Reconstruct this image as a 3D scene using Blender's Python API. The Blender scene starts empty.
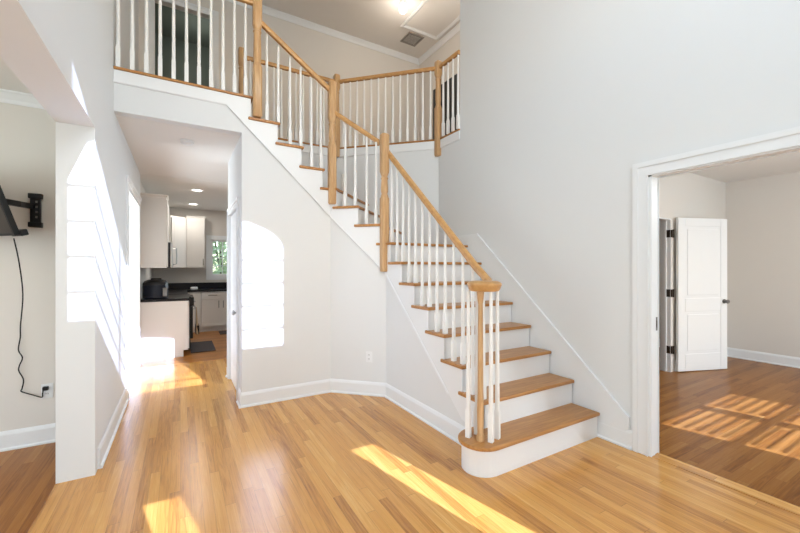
import bpy, bmesh, math, random
from math import sin, cos, pi, radians, sqrt
from mathutils import Vector, Matrix
random.seed(7)
scene = bpy.context.scene
COL = scene.collection

# ------------------------------------------------------------------ camera, world, sun, lights, exposure
EYE = 1.398
cam_d = bpy.data.cameras.new('camera')
cam_d.sensor_width = 36.0
cam_d.lens = 371.35 * 36.0 / 800.0
cam_d.shift_y = 1.5 / 800.0
cam_d.clip_start = 0.05
cam = bpy.data.objects.new('camera', cam_d)
COL.objects.link(cam)
cam.location = (0, 0, EYE)
cam.rotation_euler = (radians(90), 0, -radians(30.61))
scene.camera = cam

vs = scene.view_settings
vs.view_transform = 'Standard'
vs.look = 'None'
vs.gamma = 1.0
vs.use_curve_mapping = False
vs.exposure = 0.25
scene.display_settings.display_device = 'sRGB'

world = bpy.data.worlds.new('world')
scene.world = world
world.use_nodes = True
nt = world.node_tree
nt.nodes.clear()
wo = nt.nodes.new('ShaderNodeOutputWorld')
bg = nt.nodes.new('ShaderNodeBackground')
sky = nt.nodes.new('ShaderNodeTexSky')
sky.sky_type = 'NISHITA'
sky.sun_disc = False
sky.sun_elevation = radians(29)
sky.sun_rotation = radians(180)
nt.links.new(sky.outputs[0], bg.inputs[0])
nt.links.new(bg.outputs[0], wo.inputs[0])
bg.inputs[1].default_value = 0.5

SUN_DIR = Vector((-0.22, 1.0, -0.572)).normalized()
sd = bpy.data.lights.new('sun', 'SUN')
sd.energy = 11.0
sd.angle = radians(0.26)
sd.color = (0.83, 0.95, 1.38)
sun = bpy.data.objects.new('sun', sd)
COL.objects.link(sun)
sun.rotation_euler = SUN_DIR.to_track_quat('-Z', 'Y').to_euler()


def area(name, loc, direction, sx, sy, power, color=(1, 1, 1)):
    d = bpy.data.lights.new(name, 'AREA')
    d.shape = 'RECTANGLE'
    d.size, d.size_y = sx, sy
    d.energy = power
    d.color = color
    o = bpy.data.objects.new(name, d)
    COL.objects.link(o)
    o.location = loc
    o.rotation_euler = Vector(direction).to_track_quat('-Z', 'Z').to_euler()
    return o


def point(name, loc, power, radius, color=(1, 1, 1)):
    d = bpy.data.lights.new(name, 'POINT')
    d.energy = power
    d.shadow_soft_size = radius
    d.color = color
    o = bpy.data.objects.new(name, d)
    COL.objects.link(o)
    o.location = loc
    return o


F2 = 15 * 0.209
DAY = (0.78, 0.91, 1.0)
WARM = (1.0, 0.86, 0.68)
# daylight at the windows of the house, plus one added left room fill
area('daylight_arched_window', (1.156, -0.78, 4.05), (0, 1, -0.45), 1.7, 1.25, 16, DAY)
area('daylight_entry_glass', (1.35, -0.78, 1.3), (0, 1, 0.45), 1.5, 1.7, 9, DAY)
area('daylight_side_room_windows', (5.3, -1.80, 1.35), (0, 1, -0.1), 1.6, 1.5, 54, DAY)
area('daylight_left_room_window', (-4.8, 1.5, 1.5), (1, 0.25, 0.2), 2.2, 1.6, 50, DAY)
area('left_room_street_fill', (-2.4, -0.80, 1.3), (0.15, 1, 0.45), 1.8, 1.4, 20, DAY)  # added fill for the left soffit; the wall behind has no window
area('daylight_kitchen_window', (2.6, 9.6, 1.8), (-0.2, -1, -0.1), 1.3, 1.2, 26, DAY)
# fill lights added inside the rooms, besides the warm left room lamp
point('foyer_fill', (1.15, 0.75, 4.5), 42, 0.4, (0.94, 0.97, 1.0))  # added fill brightening the foyer; no fixture hangs here
point('left_room_lamp_light', (-2.4, 2.2, 2.3), 11, 0.25, WARM)
point('left_room_low_fill', (-1.5, 0.9, 1.1), 15, 0.15, (0.9, 0.97, 1.0))  # added low fill lifting the header soffit; no lamp stands here
point('landing_fill', (3.6, 4.0, 5.15), 8, 0.12, (1.0, 0.93, 0.84))  # added fill for the upper ceiling, hidden behind the right wall
point('side_room_fill', (5.4, 0.2, 2.3), 20, 0.25, (0.98, 0.97, 0.95))  # added fill brightening the side room walls; no fixture
area('back_room_fill', (-2.3, 5.6, 0.75), (1, -0.3, 1.2), 1.3, 1.6, 78, (0.82, 0.92, 1.0))  # added upward fill for the hall ceiling; the back room has no window
point('bedroom_fill', (0.3, 7.2, F2 + 2.0), 4, 0.1, (0.95, 1.0, 0.95))  # added weak fill lifting the dark room behind the upstairs doorway

# ------------------------------------------------------------------ materials


def new_mat(name):
    m = bpy.data.materials.new(name)
    m.use_nodes = True
    n = m.node_tree.nodes
    b = n['Principled BSDF']
    return m, m.node_tree, b


def lin(r, g, b):
    f = lambda c: ((c / 255 + 0.055) / 1.055) ** 2.4 if c / 255 > 0.04045 else c / 255 / 12.92
    return (f(r), f(g), f(b), 1)


def paint(name, col, rough=0.55, noise=0.02, bump=0.0, spec=0.35):
    m, t, b = new_mat(name)
    tc = t.nodes.new('ShaderNodeTexCoord')
    nz = t.nodes.new('ShaderNodeTexNoise')
    nz.inputs['Scale'].default_value = 9.0
    nz.inputs['Detail'].default_value = 4.0
    mx = t.nodes.new('ShaderNodeMix')
    mx.data_type = 'RGBA'
    c = Vector(col[:3])
    mx.inputs[6].default_value = (*(c * (1 - noise)), 1)
    mx.inputs[7].default_value = (*(c * (1 + noise)), 1)
    t.links.new(tc.outputs['Object'], nz.inputs['Vector'])
    t.links.new(nz.outputs['Fac'], mx.inputs[0])
    t.links.new(mx.outputs[2], b.inputs['Base Color'])
    b.inputs['Roughness'].default_value = rough
    b.inputs['Specular IOR Level'].default_value = spec
    if bump > 0:
        n2 = t.nodes.new('ShaderNodeTexNoise')
        n2.inputs['Scale'].default_value = 260.0
        bp = t.nodes.new('ShaderNodeBump')
        bp.inputs['Strength'].default_value = bump
        bp.inputs['Distance'].default_value = 0.002
        t.links.new(tc.outputs['Object'], n2.inputs['Vector'])
        t.links.new(n2.outputs['Fac'], bp.inputs['Height'])
        t.links.new(bp.outputs['Normal'], b.inputs['Normal'])
    return m


def wood(name, c0, c1, axis_scale=(2, 40, 40), rough=0.3):
    m, t, b = new_mat(name)
    tc = t.nodes.new('ShaderNodeTexCoord')
    mp = t.nodes.new('ShaderNodeMapping')
    mp.inputs['Scale'].default_value = axis_scale
    nz = t.nodes.new('ShaderNodeTexNoise')
    nz.inputs['Scale'].default_value = 1.5
    nz.inputs['Detail'].default_value = 5.0
    nz.inputs['Distortion'].default_value = 0.6
    rp = t.nodes.new('ShaderNodeValToRGB')
    rp.color_ramp.elements[0].position = 0.3
    rp.color_ramp.elements[0].color = c0
    rp.color_ramp.elements[1].position = 0.7
    rp.color_ramp.elements[1].color = c1
    t.links.new(tc.outputs['Object'], mp.inputs['Vector'])
    t.links.new(mp.outputs['Vector'], nz.inputs['Vector'])
    t.links.new(nz.outputs['Fac'], rp.inputs['Fac'])
    t.links.new(rp.outputs['Color'], b.inputs['Base Color'])
    b.inputs['Roughness'].default_value = rough
    b.inputs['Specular IOR Level'].default_value = 0.4
    return m


def floor_mat(name, along, ramp, width=0.057, length=1.25, rough=0.23, spec=0.85):
    m, t, b = new_mat(name)
    N, L = t.nodes.new, t.links.new

    def math_(op, a, c=None):
        n = N('ShaderNodeMath')
        n.operation = op
        for i, v in enumerate((a, c)):
            if v is None:
                continue
            if isinstance(v, (int, float)):
                n.inputs[i].default_value = v
            else:
                L(v, n.inputs[i])
        return n.outputs[0]
    tc = N('ShaderNodeTexCoord')
    sp = N('ShaderNodeSeparateXYZ')
    L(tc.outputs['Object'], sp.inputs[0])
    u, v = (sp.outputs['Y'], sp.outputs['X']) if along == 'y' else (sp.outputs['X'], sp.outputs['Y'])
    vs_ = math_('DIVIDE', v, width)
    row = math_('FLOOR', vs_)
    w1 = N('ShaderNodeTexWhiteNoise')
    w1.noise_dimensions = '1D'
    L(row, w1.inputs['W'])
    uu = math_('ADD', math_('DIVIDE', u, length), math_('MULTIPLY', w1.outputs['Value'], 17.3))
    pid = math_('FLOOR', uu)
    cb = N('ShaderNodeCombineXYZ')
    L(row, cb.inputs[0])
    L(pid, cb.inputs[1])
    w2 = N('ShaderNodeTexWhiteNoise')
    w2.noise_dimensions = '2D'
    L(cb.outputs[0], w2.inputs['Vector'])
    # grain
    gv = N('ShaderNodeCombineXYZ')
    L(math_('MULTIPLY', u, 2.2), gv.inputs[0])
    L(math_('MULTIPLY', v, 46.0), gv.inputs[1])
    L(math_('MULTIPLY', w2.outputs['Value'], 23.0), gv.inputs[2])
    gn = N('ShaderNodeTexNoise')
    gn.inputs['Scale'].default_value = 1.0
    gn.inputs['Detail'].default_value = 5.0
    gn.inputs['Distortion'].default_value = 1.6
    gn.inputs['Roughness'].default_value = 0.62
    L(gv.outputs[0], gn.inputs['Vector'])
    fac = math_('ADD', math_('MULTIPLY', w2.outputs['Value'], 0.46), math_('MULTIPLY', math_('SUBTRACT', gn.outputs['Fac'], 0.24), 0.95))
    rp = N('ShaderNodeValToRGB')
    els = rp.color_ramp.elements
    els[0].position, els[0].color = ramp[0]
    els[1].position, els[1].color = ramp[-1]
    for p, c in ramp[1:-1]:
        e = els.new(p)
        e.color = c
    L(fac, rp.inputs['Fac'])
    # seams
    fv = math_('FRACT', vs_)
    fu = math_('FRACT', uu)
    s1 = math_('LESS_THAN', fv, 0.026)
    s2 = math_('LESS_THAN', fu, 0.0022)
    seam = math_('MAXIMUM', s1, s2)
    mx = N('ShaderNodeMix')
    mx.data_type = 'RGBA'
    L(math_('MULTIPLY', seam, 0.5), mx.inputs[0])
    L(rp.outputs['Color'], mx.inputs[6])
    mx.inputs[7].default_value = lin(96, 60, 26)
    L(mx.outputs[2], b.inputs['Base Color'])
    b.inputs['Roughness'].default_value = rough
    b.inputs['Specular IOR Level'].default_value = spec
    bp = N('ShaderNodeBump')
    bp.inputs['Strength'].default_value = 0.08
    bp.inputs['Distance'].default_value = 0.002
    L(gn.outputs['Fac'], bp.inputs['Height'])
    L(bp.outputs['Normal'], b.inputs['Normal'])
    return m


OAK = [(0.0, lin(124, 76, 30)), (0.22, lin(166, 110, 48)), (0.45, lin(196, 138, 66)), (0.7, lin(208, 153, 80)), (1.0, lin(226, 182, 114))]
M = {}
M['wall'] = paint('wall_paint', lin(230, 232, 232), 0.6, 0.006, 0.05)
M['wall_warm'] = paint('beige_wall_paint', lin(226, 221, 214), 0.6, 0.006, 0.05)
M['ceiling'] = paint('ceiling_paint', lin(236, 234, 230), 0.75, 0.006)
M['trim'] = paint('trim_paint', lin(238, 240, 241), 0.32, 0.004)
M['baluster'] = paint('baluster_paint', lin(242, 242, 240), 0.35, 0.004)
M['floor_y'] = floor_mat('oak_strip_floor', 'y', [(p, (c[0] * 1.12, c[1] * 1.12, c[2] * 1.04, 1)) for p, c in OAK])
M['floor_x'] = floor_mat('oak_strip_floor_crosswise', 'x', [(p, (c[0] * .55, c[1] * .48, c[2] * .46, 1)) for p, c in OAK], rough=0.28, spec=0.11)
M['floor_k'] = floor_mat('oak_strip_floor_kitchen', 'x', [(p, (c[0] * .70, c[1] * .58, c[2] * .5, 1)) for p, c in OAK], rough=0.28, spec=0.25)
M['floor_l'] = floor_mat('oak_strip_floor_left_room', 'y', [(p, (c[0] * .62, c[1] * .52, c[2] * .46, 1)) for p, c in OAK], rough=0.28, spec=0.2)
M['oak'] = wood('oak_varnished', lin(190, 148, 102), lin(214, 176, 130), (30, 30, 3), 0.32)
M['oak_x'] = wood('oak_tread', lin(162, 108, 54), lin(194, 141, 82), (2.5, 34, 34), 0.3)
M['oak_y'] = wood('oak_tread_lengthwise', lin(162, 108, 54), lin(194, 141, 82), (34, 2.5, 34), 0.3)
M['oak_rail'] = wood('oak_rail', lin(186, 138, 82), lin(208, 162, 106), (14, 14, 14), 0.3)
M['cab'] = paint('cabinet_lacquer', lin(234, 231, 226), 0.35, 0.004)
M['granite'] = paint('black_granite', lin(22, 22, 27), 0.3, 0.4, 0, 0.22)
M['black'] = paint('black_plastic', lin(24, 24, 26), 0.4, 0.05)
M['screen'] = paint('dark_screen', lin(50, 42, 38), 0.3, 0.02)
M['navy'] = paint('navy_enamel', lin(20, 25, 38), 0.4, 0.05, 0, 0.25)
M['grey'] = paint('grey_metal', lin(128, 126, 124), 0.35, 0.03)
M['grey'].node_tree.nodes['Principled BSDF'].inputs['Metallic'].default_value = 0.8
M['bronze'] = paint('dark_bronze', lin(70, 60, 52), 0.4, 0.05)
M['bronze'].node_tree.nodes['Principled BSDF'].inputs['Metallic'].default_value = 0.6
M['steel'] = paint('brushed_steel', lin(190, 190, 190), 0.28, 0.02)
M['steel'].node_tree.nodes['Principled BSDF'].inputs['Metallic'].default_value = 0.9
M['towel'] = paint('towel_cloth', lin(196, 172, 140), 0.9, 0.08)
M['mat'] = paint('mat_fabric', lin(74, 66, 64), 0.95, 0.15)
M['vent'] = paint('vent_grey', lin(158, 154, 148), 0.6, 0.05)
M['leaf'] = paint('leaf_green', lin(206, 222, 176), 0.7, 0.25)
M['bark'] = paint('bark', lin(96, 78, 60), 0.9, 0.2)
M['grass'] = paint('lawn', lin(110, 140, 80), 0.9, 0.2)
M['dark_door'] = paint('dark_door_paint', lin(58, 58, 56), 0.5, 0.04)
M['sage'] = paint('grey_green_wall_paint', lin(120, 126, 116), 0.6, 0.01)
M['slat'] = paint('blind_slat', lin(235, 233, 228), 0.5, 0.01)
mg, tg, bgs = new_mat('window_glass')
tg.nodes.remove(bgs)
g_t = tg.nodes.new('ShaderNodeBsdfTransparent')
g_g = tg.nodes.new('ShaderNodeBsdfGlossy')
g_g.inputs['Roughness'].default_value = 0.02
g_m = tg.nodes.new('ShaderNodeMixShader')
g_m.inputs[0].default_value = 0.06
tg.links.new(g_t.outputs[0], g_m.inputs[1])
tg.links.new(g_g.outputs[0], g_m.inputs[2])
tg.links.new(g_m.outputs[0], tg.nodes['Material Output'].inputs[0])
M['glass'] = mg
ml, tl, bl = new_mat('lit_lamp')
bl.inputs['Emission Color'].default_value = (1, 0.95, 0.86, 1)
bl.inputs['Emission Strength'].default_value = 6.0
M['lamp'] = ml

# ------------------------------------------------------------------ mesh helpers


def NB():
    return bmesh.new()


def box(bm, x0, x1, y0, y1, z0, z1):
    vs_ = [bm.verts.new(p) for p in ((x0, y0, z0), (x1, y0, z0), (x1, y1, z0), (x0, y1, z0), (x0, y0, z1), (x1, y0, z1), (x1, y1, z1), (x0, y1, z1))]
    for f in ((0, 3, 2, 1), (4, 5, 6, 7), (0, 1, 5, 4), (1, 2, 6, 5), (2, 3, 7, 6), (3, 0, 4, 7)):
        bm.faces.new([vs_[i] for i in f])


def hexa(bm, pts):
    vs_ = [bm.verts.new(p) for p in pts]
    for f in ((0, 3, 2, 1), (4, 5, 6, 7), (0, 1, 5, 4), (1, 2, 6, 5), (2, 3, 7, 6), (3, 0, 4, 7)):
        bm.faces.new([vs_[i] for i in f])


def prism(bm, pts, z0, z1):
    a = [bm.verts.new((x, y, z0)) for x, y in pts]
    b = [bm.verts.new((x, y, z1)) for x, y in pts]
    n = len(pts)
    bm.faces.new(a[::-1])
    bm.faces.new(b)
    for i in range(n):
        bm.faces.new((a[i], a[(i + 1) % n], b[(i + 1) % n], b[i]))


def upright(bm, p0, p1, sz, d0, d1):
    """polygon (s along p0->p1, z) given a thickness from d0 to d1 to the left of p0->p1"""
    p0, p1 = Vector(p0), Vector(p1)
    u = (p1 - p0).normalized()
    n = Vector((-u.y, u.x))
    a = [bm.verts.new((*(p0 + u * s + n * d0), z)) for s, z in sz]
    b = [bm.verts.new((*(p0 + u * s + n * d1), z)) for s, z in sz]
    k = len(sz)
    bm.faces.new(a)
    bm.faces.new(b[::-1])
    for i in range(k):
        bm.faces.new((a[i], b[i], b[(i + 1) % k], a[(i + 1) % k]))


def loft(bm, rings, caps=True, closed=True):
    R = [[bm.verts.new(p) for p in r] for r in rings]
    n = len(R[0])
    for a, b in zip(R, R[1:]):
        for i in range(n if closed else n - 1):
            bm.faces.new((a[i], a[(i + 1) % n], b[(i + 1) % n], b[i]))
    if caps:
        bm.faces.new(R[0][::-1])
        bm.faces.new(R[-1])


def sq_ring(cx, cy, z, r, sq, n=16, rot=0.0):
    out = []
    for i in range(n):
        a = 2 * pi * i / n + pi / n
        c, s = cos(a), sin(a)
        k = 1.0 / max(abs(c), abs(s))
        k = 1 + (k - 1) * sq
        x, y = r * k * c, r * k * s
        if sq > 0.5:
            x = max(-r, min(r, x))
            y = max(-r, min(r, y))
        out.append((cx + x * cos(rot) - y * sin(rot), cy + x * sin(rot) + y * cos(rot), z))
    return out


def turned(bm, cx, cy, prof, n=16, rot=0.0):
    loft(bm, [sq_ring(cx, cy, z, r, sq, n, rot) for z, r, sq in prof])


def tube(bm, pts, r, n=8):
    pts = [Vector(p) for p in pts]
    rings = []
    for i, p in enumerate(pts):
        t = (pts[min(i + 1, len(pts) - 1)] - pts[max(i - 1, 0)]).normalized()
        up = Vector((0, 0, 1)) if abs(t.z) < 0.9 else Vector((0, 1, 0))
        a = t.cross(up).normalized()
        b = a.cross(t)
        rings.append([p + (a * cos(2 * pi * k / n) + b * sin(2 * pi * k / n)) * r for k in range(n)])
    loft(bm, rings)


def sweep(bm, path, prof, side=1, z=0.0):
    """sweep profile [(offset, height)] along a plan polyline with mitred corners; offset to the left (side=1) of travel"""
    P = [Vector(p) for p in path]
    rings = []
    for i, p in enumerate(P):
        if i == 0:
            d = (P[1] - P[0]).normalized()
            n = Vector((-d.y, d.x))
            k = 1
        elif i == len(P) - 1:
            d = (P[-1] - P[-2]).normalized()
            n = Vector((-d.y, d.x))
            k = 1
        else:
            d0 = (P[i] - P[i - 1]).normalized()
            d1 = (P[i + 1] - P[i]).normalized()
            n0, n1 = Vector((-d0.y, d0.x)), Vector((-d1.y, d1.x))
            n = (n0 + n1).normalized()
            k = 1 / max(0.3, n.dot(n0))
        rings.append([(p.x + n.x * o * k * side, p.y + n.y * o * k * side, z + h) for o, h in prof])
    loft(bm, rings)


def finish(bm, name, mat, parent=None, bevel=0.0, seg=2, smooth=False):
    bmesh.ops.recalc_face_normals(bm, faces=bm.faces[:])
    if bevel > 0:
        es = [e for e in bm.edges if len(e.link_faces) == 2 and e.calc_face_angle(0) > radians(28)]
        bmesh.ops.bevel(bm, geom=es, offset=bevel, segments=seg, affect='EDGES', profile=0.5, clamp_overlap=True)
    me = bpy.data.meshes.new(name)
    bm.to_mesh(me)
    bm.free()
    me.materials.append(mat)
    if smooth:
        for p in me.polygons:
            p.use_smooth = True
        try:
            me.set_sharp_from_angle(angle=radians(38))
        except Exception:
            pass
    o = bpy.data.objects.new(name, me)
    COL.objects.link(o)
    if parent is not None:
        o.parent = parent
        o.matrix_parent_inverse = Matrix.Translation(-Vector(parent.location))
    return o


def struct(bm, name, mat, parent=None, **k):
    o = finish(bm, name, mat, parent, **k)
    if parent is None:
        o['kind'] = 'structure'
    return o


def thing(name, label, cat, loc, group=None):
    o = bpy.data.objects.new(name, None)
    o.empty_display_size = 0.1
    o.location = loc
    COL.objects.link(o)
    tag(o, label, cat, group)
    return o


def tag(o, label, cat, group=None):
    o['label'] = label
    o['category'] = cat
    if group:
        o['group'] = group
    return o


# ------------------------------------------------------------------ dimensions
R_ = 0.209                    # riser height
RUN = 0.2327
NOSE = {i: 1.79 + (i - 1) * RUN for i in range(1, 9)}
XR, XL = 3.0, -0.495          # foyer side walls
F2 = 15 * R_                  # upper floor level
CH1, CH2 = 2.75, 5.575        # ceilings
WS = 1.93                     # wall under the straight flight
A45, B45 = (1.93, 3.555), (1.467, 4.018)
YF = 4.018                    # front wall plane under the upper flight
FAC = -0.95                   # street side wall of the foyer

# ------------------------------------------------------------------ setting: floors
bm = NB(); box(bm, XL - 0.2, XR + 0.06, FAC - 0.2, 6.3, -0.06, 0.0); struct(bm, 'floor', M['floor_y'])
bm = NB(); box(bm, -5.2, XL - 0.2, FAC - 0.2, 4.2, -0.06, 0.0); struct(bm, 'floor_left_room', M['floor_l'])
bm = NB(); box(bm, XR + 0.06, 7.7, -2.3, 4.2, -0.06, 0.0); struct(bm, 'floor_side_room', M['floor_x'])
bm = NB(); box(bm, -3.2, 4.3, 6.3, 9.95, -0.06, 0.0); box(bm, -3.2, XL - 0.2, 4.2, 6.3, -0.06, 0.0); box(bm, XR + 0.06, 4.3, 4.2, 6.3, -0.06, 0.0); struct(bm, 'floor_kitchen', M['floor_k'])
bm = NB(); box(bm, XR + 0.005, XR + 0.11, -0.36, 1.44, -0.03, 0.0035); struct(bm, 'floor_threshold', M['floor_y'])
bm = NB(); box(bm, -40, 40, -40, 60, -0.4, -0.3); struct(bm, 'ground', M['grass'])

# upper floor slab (underside is the hall ceiling)
bm = NB()
slab = [(XL - 0.2, YF + .105), (0.60, YF + .105), (0.60, 5.2), (1.99, 5.2), (3.1, 4.09), (3.1, 3.61), (4.4, 3.61), (4.4, 6.5), (XL - 0.2, 6.5)]
prism(bm, slab, CH1 + 0.004, F2 - 0.022)
struct(bm, 'ceiling_hall', M['ceiling'])
bm = NB()
prism(bm, [(XL, YF - 0.03), (0.64, YF - 0.03), (0.64, 5.08), (1.937, 5.08), (2.98, 4.037), (2.98, 3.602), (4.15, 3.602), (4.15, 6.25), (XL, 6.25)], F2 - 0.022, F2)
struct(bm, 'floor_upper', M['oak_x'], bevel=0.007)
bm = NB(); box(bm, XL - 0.2, 4.4, FAC - 0.2, 6.5, CH2, CH2 + 0.15); struct(bm, 'ceiling', M['ceiling'])
bm = NB(); box(bm, -3.2, 4.3, 6.5, 9.95, CH1, CH1 + 0.15); box(bm, -3.2, XL - 0.2, 4.1, 6.5, CH1, CH1 + 0.15); struct(bm, 'ceiling_kitchen', M['ceiling'])
bm = NB(); box(bm, -5.2, XL - 0.2, FAC - 0.2, 4.1, CH1, CH1 + 0.15); struct(bm, 'ceiling_left_room', M['ceiling'])
bm = NB(); box(bm, XR + 0.115, 7.7, -2.3, 4.2, CH1, CH1 + 0.15); struct(bm, 'ceiling_side_room', M['ceiling'])

# ------------------------------------------------------------------ setting: walls
TOP = CH2
# left wall of the foyer: pier, header over the wide opening, hall opening further back
bm = NB()
XLo = XL - 0.2
box(bm, XLo, XL, 3.205, 4.95, 0, TOP)
box(bm, XLo, XL, FAC, 3.205, 2.345, TOP)
box(bm, XLo, XL, FAC, -0.35, 0, 2.345)
box(bm, XLo, XL, 4.95, 6.42, 2.27, TOP)
box(bm, XLo, XL, 6.42, 6.5, 0, TOP)
struct(bm, 'wall_left', M['wall'])

# right wall with the wide cased opening
bm = NB()
XRo = XR + 0.105
box(bm, XR, XRo, FAC, -0.36, 0, TOP)
box(bm, XR, XRo, -0.36, 1.44, 2.09, TOP)
box(bm, XR, XR + 0.05, 1.44, 2.38, 0, 2.09)
box(bm, XR + 0.095, XRo, 1.44, 2.38, 0, 2.09)
box(bm, XR, XRo, 1.44, 3.6, 2.09, TOP)
box(bm, XR, XRo, 2.38, 3.6, 0, 2.09)
struct(bm, 'wall_right', M['wall'])
# lower walls round the stairwell, up to the upper floor
bm = NB()
upright(bm, (3.0, 3.6), (3.0, 4.045), [(0, 0), (0.445, 0), (0.445, F2 - 0.024), (0, F2 - 0.024)], -0.115, 0)
upright(bm, (3.0, 4.045), (1.945, 5.1), [(0, 0), (1.492, 0), (1.492, F2 - 0.024), (0, F2 - 0.024)], -0.115, 0)
upright(bm, (1.945, 5.1), (0.53, 5.1), [(0, 0), (1.415, 0), (1.415, F2 - 0.024), (0, F2 - 0.024)], -0.155, 0)
struct(bm, 'wall_stairwell', M['wall'])
# front wall beneath the gallery and upper flight, with the hall opening


def under_front(x):           # lower edge of the white stringer on the front wall
    return 2.88 - 0.96 * (x - 0.52)


bm = NB()
L0 = 0.53 - XL
upright(bm, (XL, YF), (0.53, YF), [(0, 2.757), (L0, 2.757), (L0, 2.98), (L0 - 0.12, F2 - 0.024), (0, F2 - 0.024)], 0, 0.11)
LF = B45[0] - 0.53
upright(bm, (0.53, YF), B45, [(0, 0), (LF, 0), (LF, under_front(B45[0]) + 0.12), (0, under_front(0.53) + 0.12)], 0, 0.11)
struct(bm, 'wall_front', M['wall'])
bm = NB()
L45 = (Vector(A45) - Vector(B45)).length
upright(bm, B45, A45, [(0, 0), (L45, 0), (L45, 1.42 + 0.12), (0, under_front(B45[0]) + 0.12)], 0, 0.11)
struct(bm, 'wall_corner', M['wall'])


def nose_line(y):
    return R_ + (y - NOSE[1]) * R_ / RUN


bm = NB()
LS = A45[1] - 2.07
upright(bm, A45, (WS, 2.07), [(0, 0), (LS, 0), (LS, 0.36), (LS - 0.12, 0.36), (0, nose_line(A45[1]) - 0.33)], 0, 0.11)
struct(bm, 'wall_stair_side', M['wall'])
# hall side wall (closet) and kitchen walls
bm = NB()
box(bm, 0.53, 0.64, YF + 0.11, 4.30, 0, CH1 + 0.004)
box(bm, 0.53, 0.64, 5.12, 5.26, 0, CH1 + 0.004)
box(bm, 0.53, 0.64, 4.30, 5.12, 2.06, CH1 + 0.004)
struct(bm, 'wall_hall', M['wall'])
bm = NB()
KY = 9.75
box(bm, -3.2, 0.62, KY, KY + 0.15, 0, CH1)
box(bm, 1.75, 4.3, KY, KY + 0.15, 0, CH1)
box(bm, 0.62, 1.75, KY, KY + 0.15, 0, 1.22)
box(bm, 0.62, 1.75, KY, KY + 0.15, 2.06, CH1)
struct(bm, 'wall_kitchen_back', M['wall_warm'])
bm = NB(); box(bm, 4.2, 4.3, 5.0, KY, 0, CH1); box(bm, 2.0, 4.3, 5.0, 5.26, 0, CH1); struct(bm, 'wall_kitchen_right', M['wall_warm'])
bm = NB(); box(bm, -0.64, -0.53, 6.5, KY, 0, CH1); struct(bm, 'wall_kitchen_left', M['wall_warm'])
bm = NB(); box(bm, -3.2, -3.1, 4.1, 6.6, 0, CH1); box(bm, -3.1, -0.695, 6.5, 6.6, 0, CH1); struct(bm, 'wall_back_room', M['wall_warm'])
# left room
bm = NB(); box(bm, -5.2, XLo, 4.0, 4.1, 0, CH1); struct(bm, 'wall_left_room_back', M['wall_warm'])
bm = NB()
box(bm, -5.2, -5.05, FAC, 0.2, 0, CH1); box(bm, -5.2, -5.05, 2.8, 4.0, 0, CH1)
box(bm, -5.2, -5.05, 0.2, 2.8, 0, 0.6); box(bm, -5.2, -5.05, 0.2, 2.8, 2.3, CH1)
struct(bm, 'wall_left_room_side', M['wall_warm'])
bm = NB(); box(bm, -5.2, XLo, FAC - 0.15, FAC, 0, TOP + 0.1); struct(bm, 'wall_left_room_street', M['wall_warm'])
# side room
SY = 2.44
bm = NB()
box(bm, XRo, 4.80, SY, SY + 0.12, 0, CH1); box(bm, 5.665, 7.6, SY, SY + 0.12, 0, CH1); box(bm, 4.80, 5.665, SY, SY + 0.12, 2.055, CH1)
struct(bm, 'wall_side_room_back', M['wall_warm'])
bm = NB(); box(bm, 7.45, 7.6, -2.0, SY, 0, CH1); struct(bm, 'wall_side_room_right', M['wall_warm'])
bm = NB(); box(bm, XRo, 7.6, 4.0, 4.1, 0, CH1); box(bm, 7.3, 7.4, SY + 0.12, 4.0, 0, CH1); struct(bm, 'wall_closet', M['wall_warm'])
SF = -2.0
W1, W2, SZ0, SZ1 = (4.52, 5.268), (5.395, 6.11), 0.55, 2.205
bm = NB()
box(bm, XR, W1[0], SF - 0.15, SF, 0, CH1); box(bm, W1[1], W2[0], SF - 0.15, SF, 0, CH1); box(bm, W2[1], 7.6, SF - 0.15, SF, 0, CH1)
for w in (W1, W2):
    box(bm, w[0], w[1], SF - 0.15, SF, 0, SZ0); box(bm, w[0], w[1], SF - 0.15, SF, SZ1, CH1)
box(bm, XR, XRo, SF, FAC - 0.15, 0, CH1 + 0.15)
struct(bm, 'wall_side_room_street', M['wall_warm'])
# street side of the foyer: front door, sidelights, arched window above
AX0, AX1, AZ0, AZS, ARISE = 0.285, 2.059, 3.43, 4.523, 0.33
S1, S2 = (0.60, 0.823), (1.912, 2.147)
STOP = 2.142
bm = NB()
f0, f1 = FAC - 0.15, FAC
box(bm, XLo, S1[0], f0, f1, 0, AZ0); box(bm, S2[1], XRo, f0, f1, 0, AZ0)
box(bm, S1[0], S2[1], f0, f1, STOP, AZ0)
for s in (S1, S2):
    box(bm, s[0], s[1], f0, f1, 0, 0.3)
box(bm, S1[1], 0.90, f0, f1, 0, STOP); box(bm, 1.80, S2[0], f0, f1, 0, STOP)
box(bm, XLo, AX0, f0, f1, AZ0, TOP); box(bm, AX1, XRo, f0, f1, AZ0, TOP)
NA = 24
ac, aw = (AX0 + AX1) / 2, (AX1 - AX0) / 2


def arch(x):
    return AZS + ARISE * sqrt(max(0, 1 - ((x - ac) / aw) ** 2))


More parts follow.
